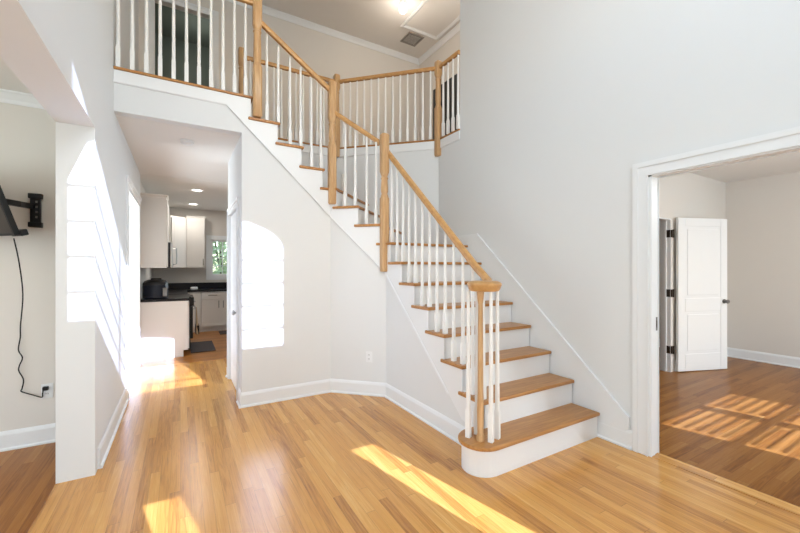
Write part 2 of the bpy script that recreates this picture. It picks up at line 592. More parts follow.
for k in range(NA):
    xa, xb = ac - aw * cos(pi * k / NA), ac - aw * cos(pi * (k + 1) / NA)
    hexa(bm, [(xa, f0, arch(xa)), (xb, f0, arch(xb)), (xb, f1, arch(xb)), (xa, f1, arch(xa)), (xa, f0, TOP), (xb, f0, TOP), (xb, f1, TOP), (xa, f1, TOP)])
struct(bm, 'wall_street', M['wall'])
bm = NB()
for k in range(1, 5):
    z = AZ0 + k * 0.235
    box(bm, AX0, AX1, f0 + 0.05, f0 + 0.075, z - 0.008, z + 0.008)
for x in (ac - aw / 2 - 0.03, ac, ac + aw / 2 + 0.03):
    box(bm, x - 0.008, x + 0.008, f0 + 0.05, f0 + 0.075, AZ0, arch(x))
struct(bm, 'window_1', M['trim'])
bm = NB(); box(bm, 0.90, 1.80, f0 + 0.03, f0 + 0.08, 0, STOP); struct(bm, 'door_1', M['trim'])
# blinds in the side room windows
for k, w in enumerate((W1, W2)):
    bm = NB()
    t = 0.035
    box(bm, w[0], w[1], SF - 0.12, SF - 0.085, SZ1 - t, SZ1); box(bm, w[0], w[1], SF - 0.12, SF - 0.085, SZ0, SZ0 + t)
    box(bm, w[0], w[1], SF - 0.12, SF - 0.085, 1.865, 1.89)
    fr = struct(bm, 'window_%d' % (k + 2), M['trim'])
    bm = NB()
    z = SZ0 + 0.05
    while z < SZ1 - 0.04:
        c, s = cos(radians(14)) * 0.0255, sin(radians(14)) * 0.0255
        yc = SF - 0.04
        x0, x1 = w[0] + 0.066, w[1] - 0.012
        hexa(bm, [(x0, yc - c, z + s), (x1, yc - c, z + s), (x1, yc + c, z - s), (x0, yc + c, z - s),
                  (x0, yc - c, z + s + .003), (x1, yc - c, z + s + .003), (x1, yc + c, z - s + .003), (x0, yc + c, z - s + .003)])
        z += 0.048
    finish(bm, 'blind_slats', M['slat'], fr)
    bm = NB()
    for x in (w[0] + 0.15, w[1] - 0.15):
        box(bm, x - 0.003, x + 0.003, SF - 0.068, SF - 0.064, SZ0 + 0.03, SZ1)
    finish(bm, 'ladder_cord', M['slat'], fr)

# upper storey walls
bm = NB()
box(bm, XLo, -0.31, 6.25, 6.35, F2, TOP); box(bm, 0.41, 4.25, 6.25, 6.35, F2, TOP); box(bm, -0.31, 0.41, 6.25, 6.35, F2 + 2.05, TOP)
struct(bm, 'wall_gallery_back', M['wall_warm'])
bm = NB(); box(bm, 4.15, 4.3, 3.5, 6.25, F2, TOP); struct(bm, 'wall_gallery_right', M['wall_warm'])
bm = NB(); box(bm, XRo, 4.15, 3.5, 3.6, F2, TOP); struct(bm, 'wall_gallery_street', M['wall_warm'])
bm = NB(); box(bm, XLo, 1.4, 7.9, 8.0, F2 - 0.1, TOP); box(bm, XLo, XLo + .1, 6.35, 7.9, F2 - 0.1, TOP); box(bm, 1.3, 1.4, 6.35, 7.9, F2 - 0.1, TOP); box(bm, XLo, 1.4, 6.35, 8.0, TOP, TOP + .1)
box(bm, XLo, 1.4, 6.35, 8.0, F2 - 0.2, F2 - 0.1)
struct(bm, 'wall_upper_bedroom', M['sage'])

# ------------------------------------------------------------------ trim
BASE = [(0, 0), (0.028, 0), (0.028, 0.012), (0.016, 0.022), (0.016, 0.118), (0.010, 0.136), (0.004, 0.146), (0, 0.146)]


def baseboard(name, path, side=1):
    b_ = NB()
    sweep(b_, path, BASE, side)
    struct(b_, name, M['trim'])


baseboard('baseboard_front', [(0.53, 4.30 - 0.1), (0.53, YF), B45, A45, (WS, 2.10)], -1)
baseboard('baseboard_left', [(XL, 3.29), (XL, 4.86)], -1)
baseboard('baseboard_left_room', [(-5.05, 4.0), (XLo, 4.0)], -1)
baseboard('baseboard_right', [(XR, 1.84), (XR, 1.545)], -1)
baseboard('baseboard_side_room', [(5.77, SY), (7.45, SY), (7.45, SF)], -1)
baseboard('baseboard_hall', [(0.53, 5.26), (0.53, 5.215)], -1)
baseboard('baseboard_closet', [(XRo, 4.0), (7.3, 4.0), (7.3, SY + 0.12)], -1)

CROWN = [(0, 0), (0, -0.085), (0.012, -0.085), (0.022, -0.06), (0.05, -0.022), (0.062, -0.012), (0.062, 0)]
bm = NB(); sweep(bm, [(XL, 6.25), (4.15, 6.25), (4.15, 3.6)], CROWN, -1, CH2); struct(bm, 'trim_1', M['trim'])
bm = NB(); sweep(bm, [(-5.05, 4.0), (XLo, 4.0)], CROWN, -1, CH1); struct(bm, 'trim_2', M['trim'])


def casing(bm, p0, p1, w, z1, out, head=True, legs=(True, True), z0=0):
    """door casing on the wall line p0->p1 (plan), leg width w, outer top z1, raised 'out' to the right of travel"""
    p0, p1 = Vector(p0), Vector(p1)
    L = (p1 - p0).length
    for a, b, dd in ((0.0015, w - 0.0015, out * 0.65), (0, w * 0.35, out), (w * 0.86, w, out * 0.85)):
        if legs[0]:
            upright(bm, p0, p1, [(a, z0), (b, z0), (b, z1 - b), (a, z1 - a)], 0, -dd)
        if legs[1]:
            upright(bm, p0, p1, [(L - a, z0), (L - a, z1 - a), (L - b, z1 - b), (L - b, z0)], 0, -dd)
        if head:
            upright(bm, p0, p1, [(a, z1 - a), (b, z1 - b), (L - b, z1 - b), (L - a, z1 - a)], 0, -dd)


# casing of the right opening (foyer face) and its jamb
bm = NB(); casing(bm, (XR, -0.46), (XR, 1.54), 0.105, 2.19, -0.022); struct(bm, 'trim_3', M['trim'])
bm = NB()
box(bm, XR - 0.004, XR + 0.05, 1.415, 1.44, 0, 2.075)
box(bm, XR + 0.1, XRo + 0.004, 1.415, 1.44, 0, 2.075)
box(bm, XR - 0.004, XR + 0.05, -0.36, 1.415, 2.075, 2.09)
box(bm, XR + 0.1, XRo + 0.004, -0.36, 1.415, 2.075, 2.09)
struct(bm, 'trim_4', M['trim'])
# hall opening casing on the left wall
bm = NB(); casing(bm, (XL, 4.86), (XL, 6.5), 0.10, 2.39, 0.02, legs=(True, False)); struct(bm, 'trim_5', M['trim'])
# closet door casing in the hall
bm = NB(); casing(bm, (0.53, 5.21), (0.53, 4.21), 0.085, 2.14, 0.018); struct(bm, 'trim_6', M['trim'])
# side room doorway casing and jamb
bm = NB()
box(bm, 5.655, 5.668, SY - 0.004, SY + 0.124, 0, 2.055); box(bm, 4.797, 4.81, SY - 0.004, SY + 0.124, 0, 2.055); box(bm, 4.81, 5.655, SY - 0.004, SY + 0.124, 2.043, 2.056)
box(bm, 5.640, 5.655, SY + 0.045, SY + 0.075, 0, 2.04)
struct(bm, 'trim_7', M['trim'])
# upstairs door casing
bm = NB(); casing(bm, (-0.40, 6.25), (0.50, 6.25), 0.09, F2 + 2.14, 0.018, z0=F2); struct(bm, 'trim_8', M['trim'])
# white fascia under the upper floor nosing
bm = NB()
FASC = [(0.0, -0.135), (0.010, -0.135), (0.014, -0.125), (0.014, -0.024), (0.0, -0.024)]
sweep(bm, [(XL, YF), (0.395, YF)], FASC, -1, F2)
sweep(bm, [(3.0, 3.602), (3.0, 4.045), (1.945, 5.1), (0.64, 5.1)], FASC, 1, F2)
struct(bm, 'trim_9', M['trim'])

# ------------------------------------------------------------------ staircase
stair = thing('staircase', 'turning staircase with oak treads, white risers and a rounded bottom step', 'staircase', (2.45, 1.95, 0))
C9, C10, C11 = 1.711, 2.065, 2.432
TN = {12: 1.39, 13: 1.155, 14: 0.905, 15: 0.64}
TT = 0.028
IN = 1.90                      # inner overhang line of the straight flight
XRi = 2.975
XO = 7.045 - 0.03              # outer 45 wall x+y (with a hair of clearance)
XI = 5.485 - 0.045


def li(c):
    return ((XI - c) / 2, (XI + c) / 2)


def lo(c):
    return ((XO - c) / 2, (XO + c) / 2)


TREADS = {}
cx, cy, rr = 1.825, 1.957, 0.165
pts = [(XRi, NOSE[1]), (XRi, NOSE[2] + 0.04), (WS + 0.03, NOSE[2] + 0.04), (WS + 0.03, cy + rr)]
pts += [(cx + rr * cos(a), cy + rr * sin(a)) for a in [pi / 2 + pi * k / 16 for k in range(17)]]
TREADS[1] = pts
for i in range(2, 8):
    n1 = NOSE[i + 1]
    TREADS[i] = [(IN, NOSE[i]), (XRi, NOSE[i]), (XRi, n1 + 0.04), (WS + .01, n1 + 0.04), (WS + .01, n1 + 0.055), (IN, n1 + 0.055)]
E45 = (0.70711, 0.70711)


def adv(p, d):                 # shift along the 45 wall, uphill
    return (p[0] - d * 0.70711, p[1] + d * 0.70711)


i9, o9, i10, o10, i11, o11 = li(C9), lo(C9), li(C10), lo(C10), li(C11), lo(C11)
TREADS[8] = [(IN, NOSE[8]), (XRi, NOSE[8]), (XRi, XO - XRi), adv(o9, .04), adv(i9, .05), (IN, XI - IN)]
TREADS[9] = [i9, o9, adv(o10, .04), adv(i10, .055)]
TREADS[10] = [i10, o10, adv(o11, .04), adv(i11, .055)]
YI = YF - 0.03
TREADS[11] = [i11, o11, (XO - 5.075, 5.075), (TN[12] - .04, 5.075), (TN[12] - .055, YI), (XI - YI, YI)]
for i in (12, 13, 14):
    TREADS[i] = [(TN[i], YI), (TN[i], 5.075), (TN[i + 1] - .03, 5.075), (TN[i + 1] - .03, YF + .01), (TN[i + 1] - .05, YF + .01), (TN[i + 1] - .05, YI)]
for i in range(1, 15):
    bm = NB()
    prism(bm, TREADS[i], i * R_ - TT, i * R_)
    finish(bm, 'tread', M['oak_x'] if i < 9 else M['oak_y'], stair, bevel=0.009, seg=3)
# risers
bm = NB()
r2 = 0.140
out = [(XRi, NOSE[1] + .025), (cx, NOSE[1] + .025)]
out += [(cx + r2 * cos(a), cy + r2 * sin(a)) for a in [-pi / 2 - pi * k / 16 for k in range(1, 17)]]
out += [(WS + 0.03, cy + r2), (WS + 0.03, NOSE[2] + .03), (XRi, NOSE[2] + .03)]
prism(bm, out, 0, R_ - TT)
finish(bm, 'riser', M['trim'], stair)
for i in range(2, 9):
    bm = NB(); box(bm, WS + .005, XRi, NOSE[i] + .025, NOSE[i] + .04, (i - 1) * R_, i * R_ - TT)
    finish(bm, 'riser', M['trim'], stair)
for i, c in ((9, C9), (10, C10), (11, C11)):
    a, b = li(c), lo(c)
    a = (a[0] + .04, a[1] + .04)
    bm = NB()
    p, q = adv(a, .025), adv(b, .025)
    p2, q2 = adv(a, .04), adv(b, .04)
    prism(bm, [p, q, q2, p2], (i - 1) * R_, i * R_ - TT)
    finish(bm, 'riser', M['trim'], stair)
for i in (12, 13, 14, 15):
    bm = NB(); box(bm, TN[i] - .04, TN[i] - .025, YF + .005, 5.075, (i - 1) * R_, i * R_ - (TT if i < 15 else 0.024))
    finish(bm, 'riser', M['trim'], stair)
# cut stringers (white boards following the steps)
SO = 0.012
bm = NB()


def low_s(y):
    return max(0.15, nose_line(y) - 0.45)


for i in range(2, 9):
    ya = NOSE[i] + .025
    yb = NOSE[i + 1] + .025 if i < 8 else A45[1]
    zt = i * R_ - TT
    upright(bm, (WS, ya), (WS, yb), [(0, low_s(ya)), (yb - ya, low_s(yb)), (yb - ya, zt), (0, zt)], SO, -0.012)
z45a, z45b = low_s(A45[1]), under_front(B45[0])
L45v = L45
for i, s0, s1 in ((8, 0, .072), (9, .072, .322), (10, .322, .582), (11, .582, L45v)):
    f = lambda s: z45a + (z45b - z45a) * s / L45v
    zt = i * R_ - TT
    upright(bm, A45, B45, [(s0, f(s0)), (s1, f(s1)), (s1, zt), (s0, zt)], SO, -0.012)
edges = [B45[0], TN[12] - .025, TN[13] - .025, TN[14] - .025, TN[15] - .025, 0.395]
for k, i in enumerate((11, 12, 13, 14, 15)):
    xa, xb = edges[k], edges[k + 1]
    zt = i * R_ - (TT if i < 15 else 0.024)
    upright(bm, (xa, YF), (xb, YF), [(0, under_front(xa)), (xa - xb, min(under_front(xb), F2 - .135) if i == 15 else under_front(xb)), (xa - xb, zt), (0, zt)], SO, -0.012)
finish(bm, 'stringer', M['trim'], stair)
# bead along the lower edge of the stringer
bm = NB()
pth = [(WS - .012, 2.6, low_s(2.6)), (WS - .012, A45[1], z45a)]
tube(bm, [(WS - .012, 2.45, low_s(2.45)), (WS - .012, A45[1] - .004, z45a)], 0.009, 6)
tube(bm, [(A45[0] - .010, A45[1] - .007, z45a), (B45[0] - .006, B45[1] - .012, z45b)], 0.009, 6)
tube(bm, [(B45[0], YF - .012, z45b), (0.395, YF - .012, under_front(0.395))], 0.009, 6)
finish(bm, 'stringer_bead', M['trim'], stair)
# skirt board on the wall side
sk = lambda y: nose_line(y) + 0.208 + 0.014 * (y - 1.6)
bm = NB()
ys, ye = 1.59, 3.28
poly = [(ys, 0.0), (ys, sk(ys)), (ye, sk(ye)), (3.60, sk(ye)), (4.03, sk(ye) + 0.1), (4.03, 1.4), (3.3, 1.2), (2.2, 0.0)]
upright(bm, (XR, 0), (XR, 5), poly, 0.0, 0.014)
finish(bm, 'skirt_board', M['trim'], stair)
bm = NB()


def cap_piece(y0, z0, y1, z1):
    upright(bm, (XR, 0), (XR, 5), [(y0, z0), (y1, z1), (y1, z1 + .022), (y0, z0 + .022)], 0.0, 0.020)
    upright(bm, (XR, 0), (XR, 5), [(y0, z0 - .014), (y1, z1 - .014), (y1, z1), (y0, z0)], 0.0, 0.017)


cap_piece(ys, sk(ys), ye, sk(ye)); cap_piece(ye, sk(ye), 3.60, sk(ye))
upright(bm, (XR, 0), (XR, 5), [(ys - .022, 0.146), (ys, 0.146), (ys, sk(ys) + .022), (ys - .022, sk(ys) + .01)], 0.0, 0.018)
finish(bm, 'skirt_cap', M['trim'], stair)

# ------------------------------------------------------------------ railings
N1 = (1.782, 1.922)
N2 = (1.906, 3.552)
N3 = (1.474, 3.995)
N4 = (0.675, 3.995)
NC = (2.985, 4.035)            # far corner of the landing rail
NBk = (1.945, 5.085)
NS = (0.675, 5.085)

RAILP = [(-0.030, -0.012), (-0.021, -0.030), (0.021, -0.030), (0.030, -0.012), (0.031, 0.006), (0.026, 0.022), (0.012, 0.031), (-0.012, 0.031), (-0.026, 0.022), (-0.031, 0.006)]


def rail(bm, path, k_=0.82):
    P = [Vector(p) for p in path]
    rings = []
    for i, p in enumerate(P):
        d = (P[min(i + 1, len(P) - 1)] - P[max(i - 1, 0)])
        n = Vector((-d.y, d.x, 0)).normalized()
        sl = d.z / max(1e-6, sqrt(d.x ** 2 + d.y ** 2))
        k = sqrt(1 + min(sl * sl, 2))
        rings.append([p + n * a * k_ + Vector((0, 0, b * k * k_)) for a, b in RAILP])
    loft(bm, rings)


def newel(parent, xy, z0, zt0, zt1, ztop, w=0.043, rot=0.0, label=None):
    """square post with a turned waist between zt0 and zt1"""
    bm = NB()
    h = zt1 - zt0
    prof = [(z0, w * .8, 1), (z0 + .012, w, 1), (zt0 - .02, w, 1), (zt0, w * .86, .6), (zt0 + .012, w * .95, 0), (zt0 + .03, w * .76, 0), (zt0 + .06 * h / .27, w * .9, 0),
            (zt0 + .10, w * .93, 0), (zt1 - .07, w * .80, 0), (zt1 - .05, w * .98, 0), (zt1 - .035, w * .76, 0), (zt1 - .015, w * .92, 0), (zt1, w * .92, .6), (zt1 + .02, w, 1),
            (ztop - .018, w, 1), (ztop - .006, w * .86, 1), (ztop, w * .5, 1)]
    turned(bm, xy[0], xy[1], prof, 16, rot)
    return finish(bm, 'newel_post', M['oak'], parent, smooth=True)


def baluster(parent, x, y, z0, z1, rot=0.0, base=0.19):
    bm = NB()
    w = 0.0165
    zb = z0 + base
    prof = [(z0, w, 1), (zb, w, 1), (zb + .012, w * .90, .3), (zb + .022, w * 1.0, 0), (zb + .034, w * .88, 0), (zb + .055, w * .95, 0), (zb + .30, w * .88, 0), (z1, w * .66, 0)]
    turned(bm, x, y, prof, 12, rot)
    return finish(bm, 'baluster', M['baluster'], parent, smooth=True)


rail_t = thing('stair_railing', 'oak handrail on white balusters climbing the staircase between oak newels', 'railing', (1.8, 1.93, R_))
RZ = lambda y: 2.684 - 0.894 * (3.585 - y)
bm = NB()
rail(bm, [(1.955, 3.60, RZ(3.60)), (1.955, 2.16, RZ(2.16)), (1.955, 2.10, RZ(2.10) + .008), (1.95, 2.05, 1.328), (1.935, 2.00, 1.298), (1.905, 1.965, 1.283), (1.85, 1.945, 1.277)])
finish(bm, 'handrail', M['oak_rail'], rail_t, smooth=True)
bm = NB()
vc = (1.825, 1.93)
prof = [(1.236, .085, 0), (1.240, .10, 0), (1.252, .108, 0), (1.266, .112, 0), (1.280, .119, 0), (1.292, .118, 0), (1.302, .106, 0), (1.308, .085, 0)]
turned(bm, vc[0], vc[1], prof, 32)
finish(bm, 'rail_cap', M['oak_rail'], rail_t, smooth=True)
bm = NB()
rail(bm, [(1.90, 3.66, 2.79), (1.50, 3.975, 3.145)])
finish(bm, 'handrail', M['oak_rail'], rail_t, smooth=True)
bm = NB()
rail(bm, [(1.44, 3.995, 3.405), (0.70, 3.995, 3.915)])
finish(bm, 'handrail', M['oak_rail'], rail_t, smooth=True)
newel(rail_t, N2, 1.357, 2.17, 2.42, 2.855)
newel(rail_t, N3, 2.115, 2.795, 3.065, 3.50)
newel(rail_t, N4, 2.935, 3.46, 3.85, 4.22)
# slender turned newel under the cap
bm = NB()
prof = [(R_, .026, 0), (R_ + .03, .028, 0), (R_ + .05, .021, 0), (R_ + .2, .025, 0), (R_ + .34, .020, 0), (R_ + .7, .018, 0), (1.15, .016, 0), (1.19, .022, 0), (1.238, .026, 0)]
turned(bm, N1[0], N1[1], prof, 16)
finish(bm, 'newel_post', M['oak'], rail_t, smooth=True)
for bx, by in ((1.745, 2.005), (1.828, 1.868), (1.905, 1.885), (1.83, 2.01)):
    baluster(rail_t, bx, by, R_, 1.245, 0.4, 0.19)
for i in range(2, 8):
    for dy in (.055, .172):
        y = NOSE[i] + dy
        baluster(rail_t, 1.955, y, i * R_, RZ(y) - .036, 0, 0.16)
baluster(rail_t, 1.955, NOSE[8] + .06, 8 * R_, RZ(NOSE[8] + .06) - .036, 0, 0.16)
for i, s in ((9, .125), (9, .235), (10, .37), (10, .49)):
    ux, uy = (B45[0] - A45[0]) / L45v, (B45[1] - A45[1]) / L45v
    x, y = A45[0] + ux * s + .02, A45[1] + uy * s + .02
    zr = 2.79 + (1.90 - x) / 0.40 * 0.355
    baluster(rail_t, x, y, i * R_, zr - .036, radians(45), 0.16)
for i, xs in ((12, (1.355, 1.247)), (13, (1.128, 1.014)), (14, (0.89, 0.775))):
    for x in xs:
        zr = 3.405 + (1.44 - x) / 0.74 * 0.51
        baluster(rail_t, x, 4.035, i * R_, zr - .036, 0, 0.16)

gal = thing('gallery_railing', 'oak topped white balusters along the upper gallery over the hall opening', 'railing', (0.1, 4.0, F2))
HR = 4.085
bm = NB(); rail(bm, [(0.65, 3.995, HR), (XL, 3.995, HR)]); finish(bm, 'handrail', M['oak_rail'], gal, smooth=True)
for x in (-0.463, -0.363, -0.260, -0.157, -0.053, 0.050, 0.153, 0.255, 0.359, 0.462, 0.564):
    baluster(gal, x, 4.01, F2, HR - .028, 0, 0.17)

lan = thing('landing_railing', 'oak and white railing on the upper landing, turning behind the stairs', 'railing', (1.945, 5.1, F2))
for a, b in ((NS, NBk), (NBk, NC), (NC, (NC[0], 3.6))):
    bm = NB(); rail(bm, [(*a, HR), (*b, HR)]); finish(bm, 'handrail', M['oak_rail'], lan, smooth=True)
newel(lan, NC, 2.90, 3.56, 3.98, 4.175, w=.043)
newel(lan, NBk, 3.0, 3.56, 3.98, 4.19, w=.043)
newel(lan, NS, 3.0, 3.56, 3.98, 4.19, w=.043)
for a, b, n in ((NS, NBk, 12), (NBk, NC, 13), (NC, (NC[0], 3.6), 4)):
    a, b = Vector(a), Vector(b)
    ang = math.atan2(b.y - a.y, b.x - a.x)
    for k in range(1, n + 1):
        p = a + (b - a) * (k / (n + 1) if n > 4 else (k + 0.1) / (n + 0.3))
        baluster(lan, p.x, p.y, F2, HR - .028, ang, 0.17)

# ------------------------------------------------------------------ doors


def panel_door(bm, w, h, th, panels):
    """slab in local x (0..w), y (0..th), z; recessed panels on both faces"""
    box(bm, 0, w, 0.006, th - 0.006, 0, h)
    # stiles and rails as raised frame
    xs0, xs1 = 0.11, w - 0.11
    zs = [0] + [v for p in panels for v in p] + [h]
    for y0, y1 in ((0, 0.006), (th - 0.006, th)):
        box(bm, 0, xs0, y0, y1, 0, h)
        box(bm, xs1, w, y0, y1, 0, h)
        for a, b in zip(zs[0::2], zs[1::2]):
            box(bm, xs0, xs1, y0, y1, a, b)
        for a, b in panels:
            box(bm, xs0 + .04, xs1 - .04, y0, y1, a + .04, b - .04)


def place(o, loc, rz):
    o.location = loc
    o.rotation_euler = (0, 0, rz)


# open door in the side room
rz = math.atan2(2.134 - 2.425, 6.491 - 5.69)
bm = NB()
panel_door(bm, 0.80, 2.06, 0.036, [(0.23, 0.80), (0.98, 1.95)])
d2 = struct(bm, 'door_2', M['trim'], bevel=0.003, seg=1)
place(d2, (5.725, 2.41 - .036 * .94, 0.012), rz)
bm = NB()
for s, y in ((-1, 0.0), (1, 0.036)):
    rr_ = [(0.002, .030), (.008, .030), (.012, .012), (.034, .012), (.040, .024), (.052, .028), (.062, .022), (.066, .006)]
    loft(bm, [[(0.742 + r * cos(2 * pi * k / 14), y + s * d, 0.93 + r * sin(2 * pi * k / 14)) for k in range(14)] for d, r in rr_])
o = finish(bm, 'door_knob', M['grey'], smooth=True); o.parent = d2
bm = NB()
bm.free()
for z in (0.30, 1.06, 1.86):
    bm = NB()
    box(bm, 5.6505, 5.6555, 2.442, 2.52, z - .05, z + .05)
    box(bm, 5.655, 5.722, 2.420, 2.436, z - .05, z + .05)
    turned(bm, 5.690, 2.418, [(z - .055, .010, 0), (z + .055, .010, 0)], 10)
    o = finish(bm, 'hinge', M['bronze'])
    o.parent = d2
    o.matrix_parent_inverse = (Matrix.Translation(d2.location) @ Matrix.Rotation(rz, 4, 'Z')).inverted()

# closet door in the hall
bm = NB()
panel_door(bm, 0.79, 2.03, 0.036, [(0.23, 0.80), (0.98, 1.90)])
d3 = struct(bm, 'door_3', M['trim'], bevel=0.003, seg=1)
place(d3, (0.545, 5.105, 0.012), radians(-90))
bm = NB()
rr_ = [(-0.002, .028), (-.008, .028), (-.012, .012), (-.034, .012), (-.040, .024), (-.052, .028), (-.062, .022), (-.066, .006)]
loft(bm, [[(0.725 + r * cos(2 * pi * k / 14), d, 0.90 + r * sin(2 * pi * k / 14)) for k in range(14)] for d, r in rr_])
o = finish(bm, 'door_knob', M['steel'], smooth=True); o.parent = d3
bm = NB()
bm.free()
for z in (0.22, 1.02, 1.80):
    bm = NB()
    turned(bm, -0.004, -0.004, [(z - .05, .007, 0), (z + .05, .007, 0)], 10)
    o = finish(bm, 'hinge', M['steel']); o.parent = d3

# pocket door inside the right wall, edge flush with the jamb
bm = NB(); box(bm, XR + 0.056, XR + 0.092, 1.418, 2.36, 0.008, 2.074)
d4 = struct(bm, 'door_4', M['trim'])
bm = NB(); box(bm, XR + .066, XR + .084, 1.4155, 1.419, 0.93, 1.03)
finish(bm, 'latch_plate', M['grey'], d4)
bm = NB(); box(bm, XR + .070, XR + .080, 1.4145, 1.4165, 0.955, 1.005)
finish(bm, 'latch_pull', M['bronze'], d4)

# dark door standing in the far right of the upper landing
bm = NB(); box(bm, 4.11, 4.15, 5.02, 5.72, F2, F2 + 1.62)
d5 = struct(bm, 'door_5', M['dark_door'])

# ------------------------------------------------------------------ ceiling fittings upstairs
hatch = thing('attic_hatch', 'white framed attic hatch panel in the upper ceiling beside the vent', 'hatch', (3.65, 4.85, CH2))
hx0, hx1, hy0, hy1 = 3.26, 4.04, 4.15, 5.50
bm = NB()
sweep(bm, [(hx0, hy0), (hx1, hy0), (hx1, hy1), (hx0, hy1), (hx0, hy0)], [(0, 0), (0, -.02), (.03, -.03), (.07, -.012), (.07, 0)], 1, CH2)
finish(bm, 'hatch_frame', M['trim'], hatch)
bm = NB(); box(bm, hx0 + .06, hx1 - .06, hy0 + .06, hy1 - .06, CH2 - .006, CH2); finish(bm, 'hatch_panel', M['ceiling'], hatch)

vent = thing('ceiling_vent', 'grey square air vent in the upper ceiling next to the attic hatch', 'vent', (3.64, 5.72, CH2))
bm = NB()
for a in (0, 1):
    box(bm, 3.48 + a * .285, 3.515 + a * .285, 5.56, 5.88, CH2 - .012, CH2)
    box(bm, 3.515, 3.765, 5.56 + a * .285, 5.595 + a * .285, CH2 - .012, CH2)
finish(bm, 'vent_frame', M['vent'], vent)
bm = NB()
for k in range(10):
    y = 5.60 + k * .026
    hexa(bm, [(3.515, y, CH2 - .010), (3.765, y, CH2 - .010), (3.765, y + .018, CH2 - .002), (3.515, y + .018, CH2 - .002),
              (3.515, y, CH2 - .008), (3.765, y, CH2 - .008), (3.765, y + .018, CH2), (3.515, y + .018, CH2)])
finish(bm, 'vent_slats', M['vent'], vent)

lampo = thing('ceiling_light', 'small lit bulb fitting on the upper ceiling near the attic hatch', 'ceiling light', (3.02, 5.01, CH2))
bm = NB(); turned(bm, 3.02, 5.01, [(CH2 - .03, .05, 0), (CH2, .065, 0)], 20); finish(bm, 'lamp_base', M['trim'], lampo, smooth=True)
bm = NB()
loft(bm, [[(3.02 + r * cos(2 * pi * k / 16), 5.01 + r * sin(2 * pi * k / 16), CH2 - d) for k in range(16)] for d, r in ((.03, .03), (.05, .045), (.08, .06), (.11, .062), (.14, .05), (.16, .028), (.166, .006))])
finish(bm, 'bulb', M['lamp'], lampo, smooth=True)
point('upper_bulb_light', (3.02, 5.01, CH2 - .40), 6.0, 0.08, (1.0, 0.86, 0.7))

# ------------------------------------------------------------------ hall and kitchen ceiling fittings
for k, (x, y, lab) in enumerate(((0.25, 7.33, 'round lit recessed downlight in the kitchen ceiling, the nearer to the hall'), (0.235, 8.97, 'round lit recessed downlight in the kitchen ceiling, the one nearer the window wall'))):
    t = thing('recessed_light', lab, 'ceiling light', (x, y, CH1), 'kitchen downlights')
    bm = NB()
    loft(bm, [[(x + r * cos(2 * pi * q / 24), y + r * sin(2 * pi * q / 24), CH1 - d) for q in range(24)] for d, r in ((0, .10), (.008, .098), (.010, .085), (.004, .075))])
    finish(bm, 'light_trim', M['trim'], t, smooth=True)
    bm = NB()
    turned(bm, x, y, [(CH1 - .0065, .074, 0), (CH1 - .0035, .074, 0)], 24)
    finish(bm, 'diffuser', M['lamp'], t)
    a_ = area('downlight_%d' % (k + 1), (x, y, CH1 - .03), (0, 0.001, -1), 
               .13, .13, 5.5, (1.0, 0.94, 0.86))
bm = NB(); turned(bm, 0.06, 4.56, [(CH1 - .035, .050, 0), (CH1 - .028, .062, 0), (CH1 - .004, .066, 0), (CH1 + .003, .066, 0)], 24)
tag(finish(bm, 'smoke_detector', M['trim'], smooth=True), 'flat round white smoke detector on the hall ceiling', 'smoke detector')

# ------------------------------------------------------------------ kitchen


def shaker(bm, x0, x1, z0, z1, y, out=0.018, rail_=0.055):
    """door front facing -y at plane y"""
    box(bm, x0, x1, y - out * .55, y, z0, z1)
    box(bm, x0, x0 + rail_, y - out, y - out * .55, z0, z1)
    box(bm, x1 - rail_, x1, y - out, y - out * .55, z0, z1)
    box(bm, x0 + rail_, x1 - rail_, y - out, y - out * .55, z0, z0 + rail_)
    box(bm, x0 + rail_, x1 - rail_, y - out, y - out * .55, z1 - rail_, z1)


KX = -0.526
c1 = thing('base_cabinet', 'white base cabinet end panel facing the hall under the dark counter', 'cabinet', (-0.2, 7.0, 0))
bm = NB(); box(bm, KX, 0.105, 6.8, 7.19, 0.1, 0.88); box(bm, KX, 0.045, 6.83, 7.19, 0, 0.1); finish(bm, 'body', M['cab'], c1)
bm = NB(); box(bm, -0.20, 0.108, 6.792, 6.80, 0.1, 0.88); box(bm, -0.20, 0.04, 6.792, 6.80, 0.0, 0.1); box(bm, 0.105, 0.122, 6.81, 7.18, .12, .86); finish(bm, 'end_panel', M['cab'], c1)
bm = NB(); box(bm, KX, 0.125, 6.785, 7.195, 0.88, 0.92)
tag(finish(bm, 'worktop', M['granite'], bevel=.004), 'short black stone worktop carrying the dark multi-cooker', 'worktop')
stove = thing('range', 'black kitchen range beyond the white base cabinet end', 'stove', (-0.2, 7.6, 0))
bm = NB(); box(bm, KX, 0.15, 7.205, 7.955, 0.03, 0.905); finish(bm, 'body', M['black'], stove)
bm = NB(); box(bm, 0.15, 0.185, 7.22, 7.94, 0.2, 0.74); finish(bm, 'oven_door', M['black'], stove, bevel=.004)
bm = NB(); tube(bm, [(0.185, 7.30, .70), (0.225, 7.30, .70), (0.225, 7.86, .70), (0.185, 7.86, .70)], .010); finish(bm, 'handle', M['steel'], stove, smooth=True)
bm = NB(); box(bm, 0.15, 0.20, 7.21, 7.95, 0.76, 0.90); finish(bm, 'control_panel', M['black'], stove, bevel=.004)
for y in (7.30, 7.42, 7.72, 7.84):
    bm = NB(); loft(bm, [[(0.20 + d, y + r * cos(2 * pi * q / 12), .83 + r * sin(2 * pi * q / 12)) for q in range(12)] for d, r in ((0, .022), (.025, .018))]); finish(bm, 'knob', M['steel'], stove)
bm = NB(); box(bm, KX, 0.15, 7.2, 7.96, .905, .915); finish(bm, 'cooktop', M['granite'], stove)
bm = NB()
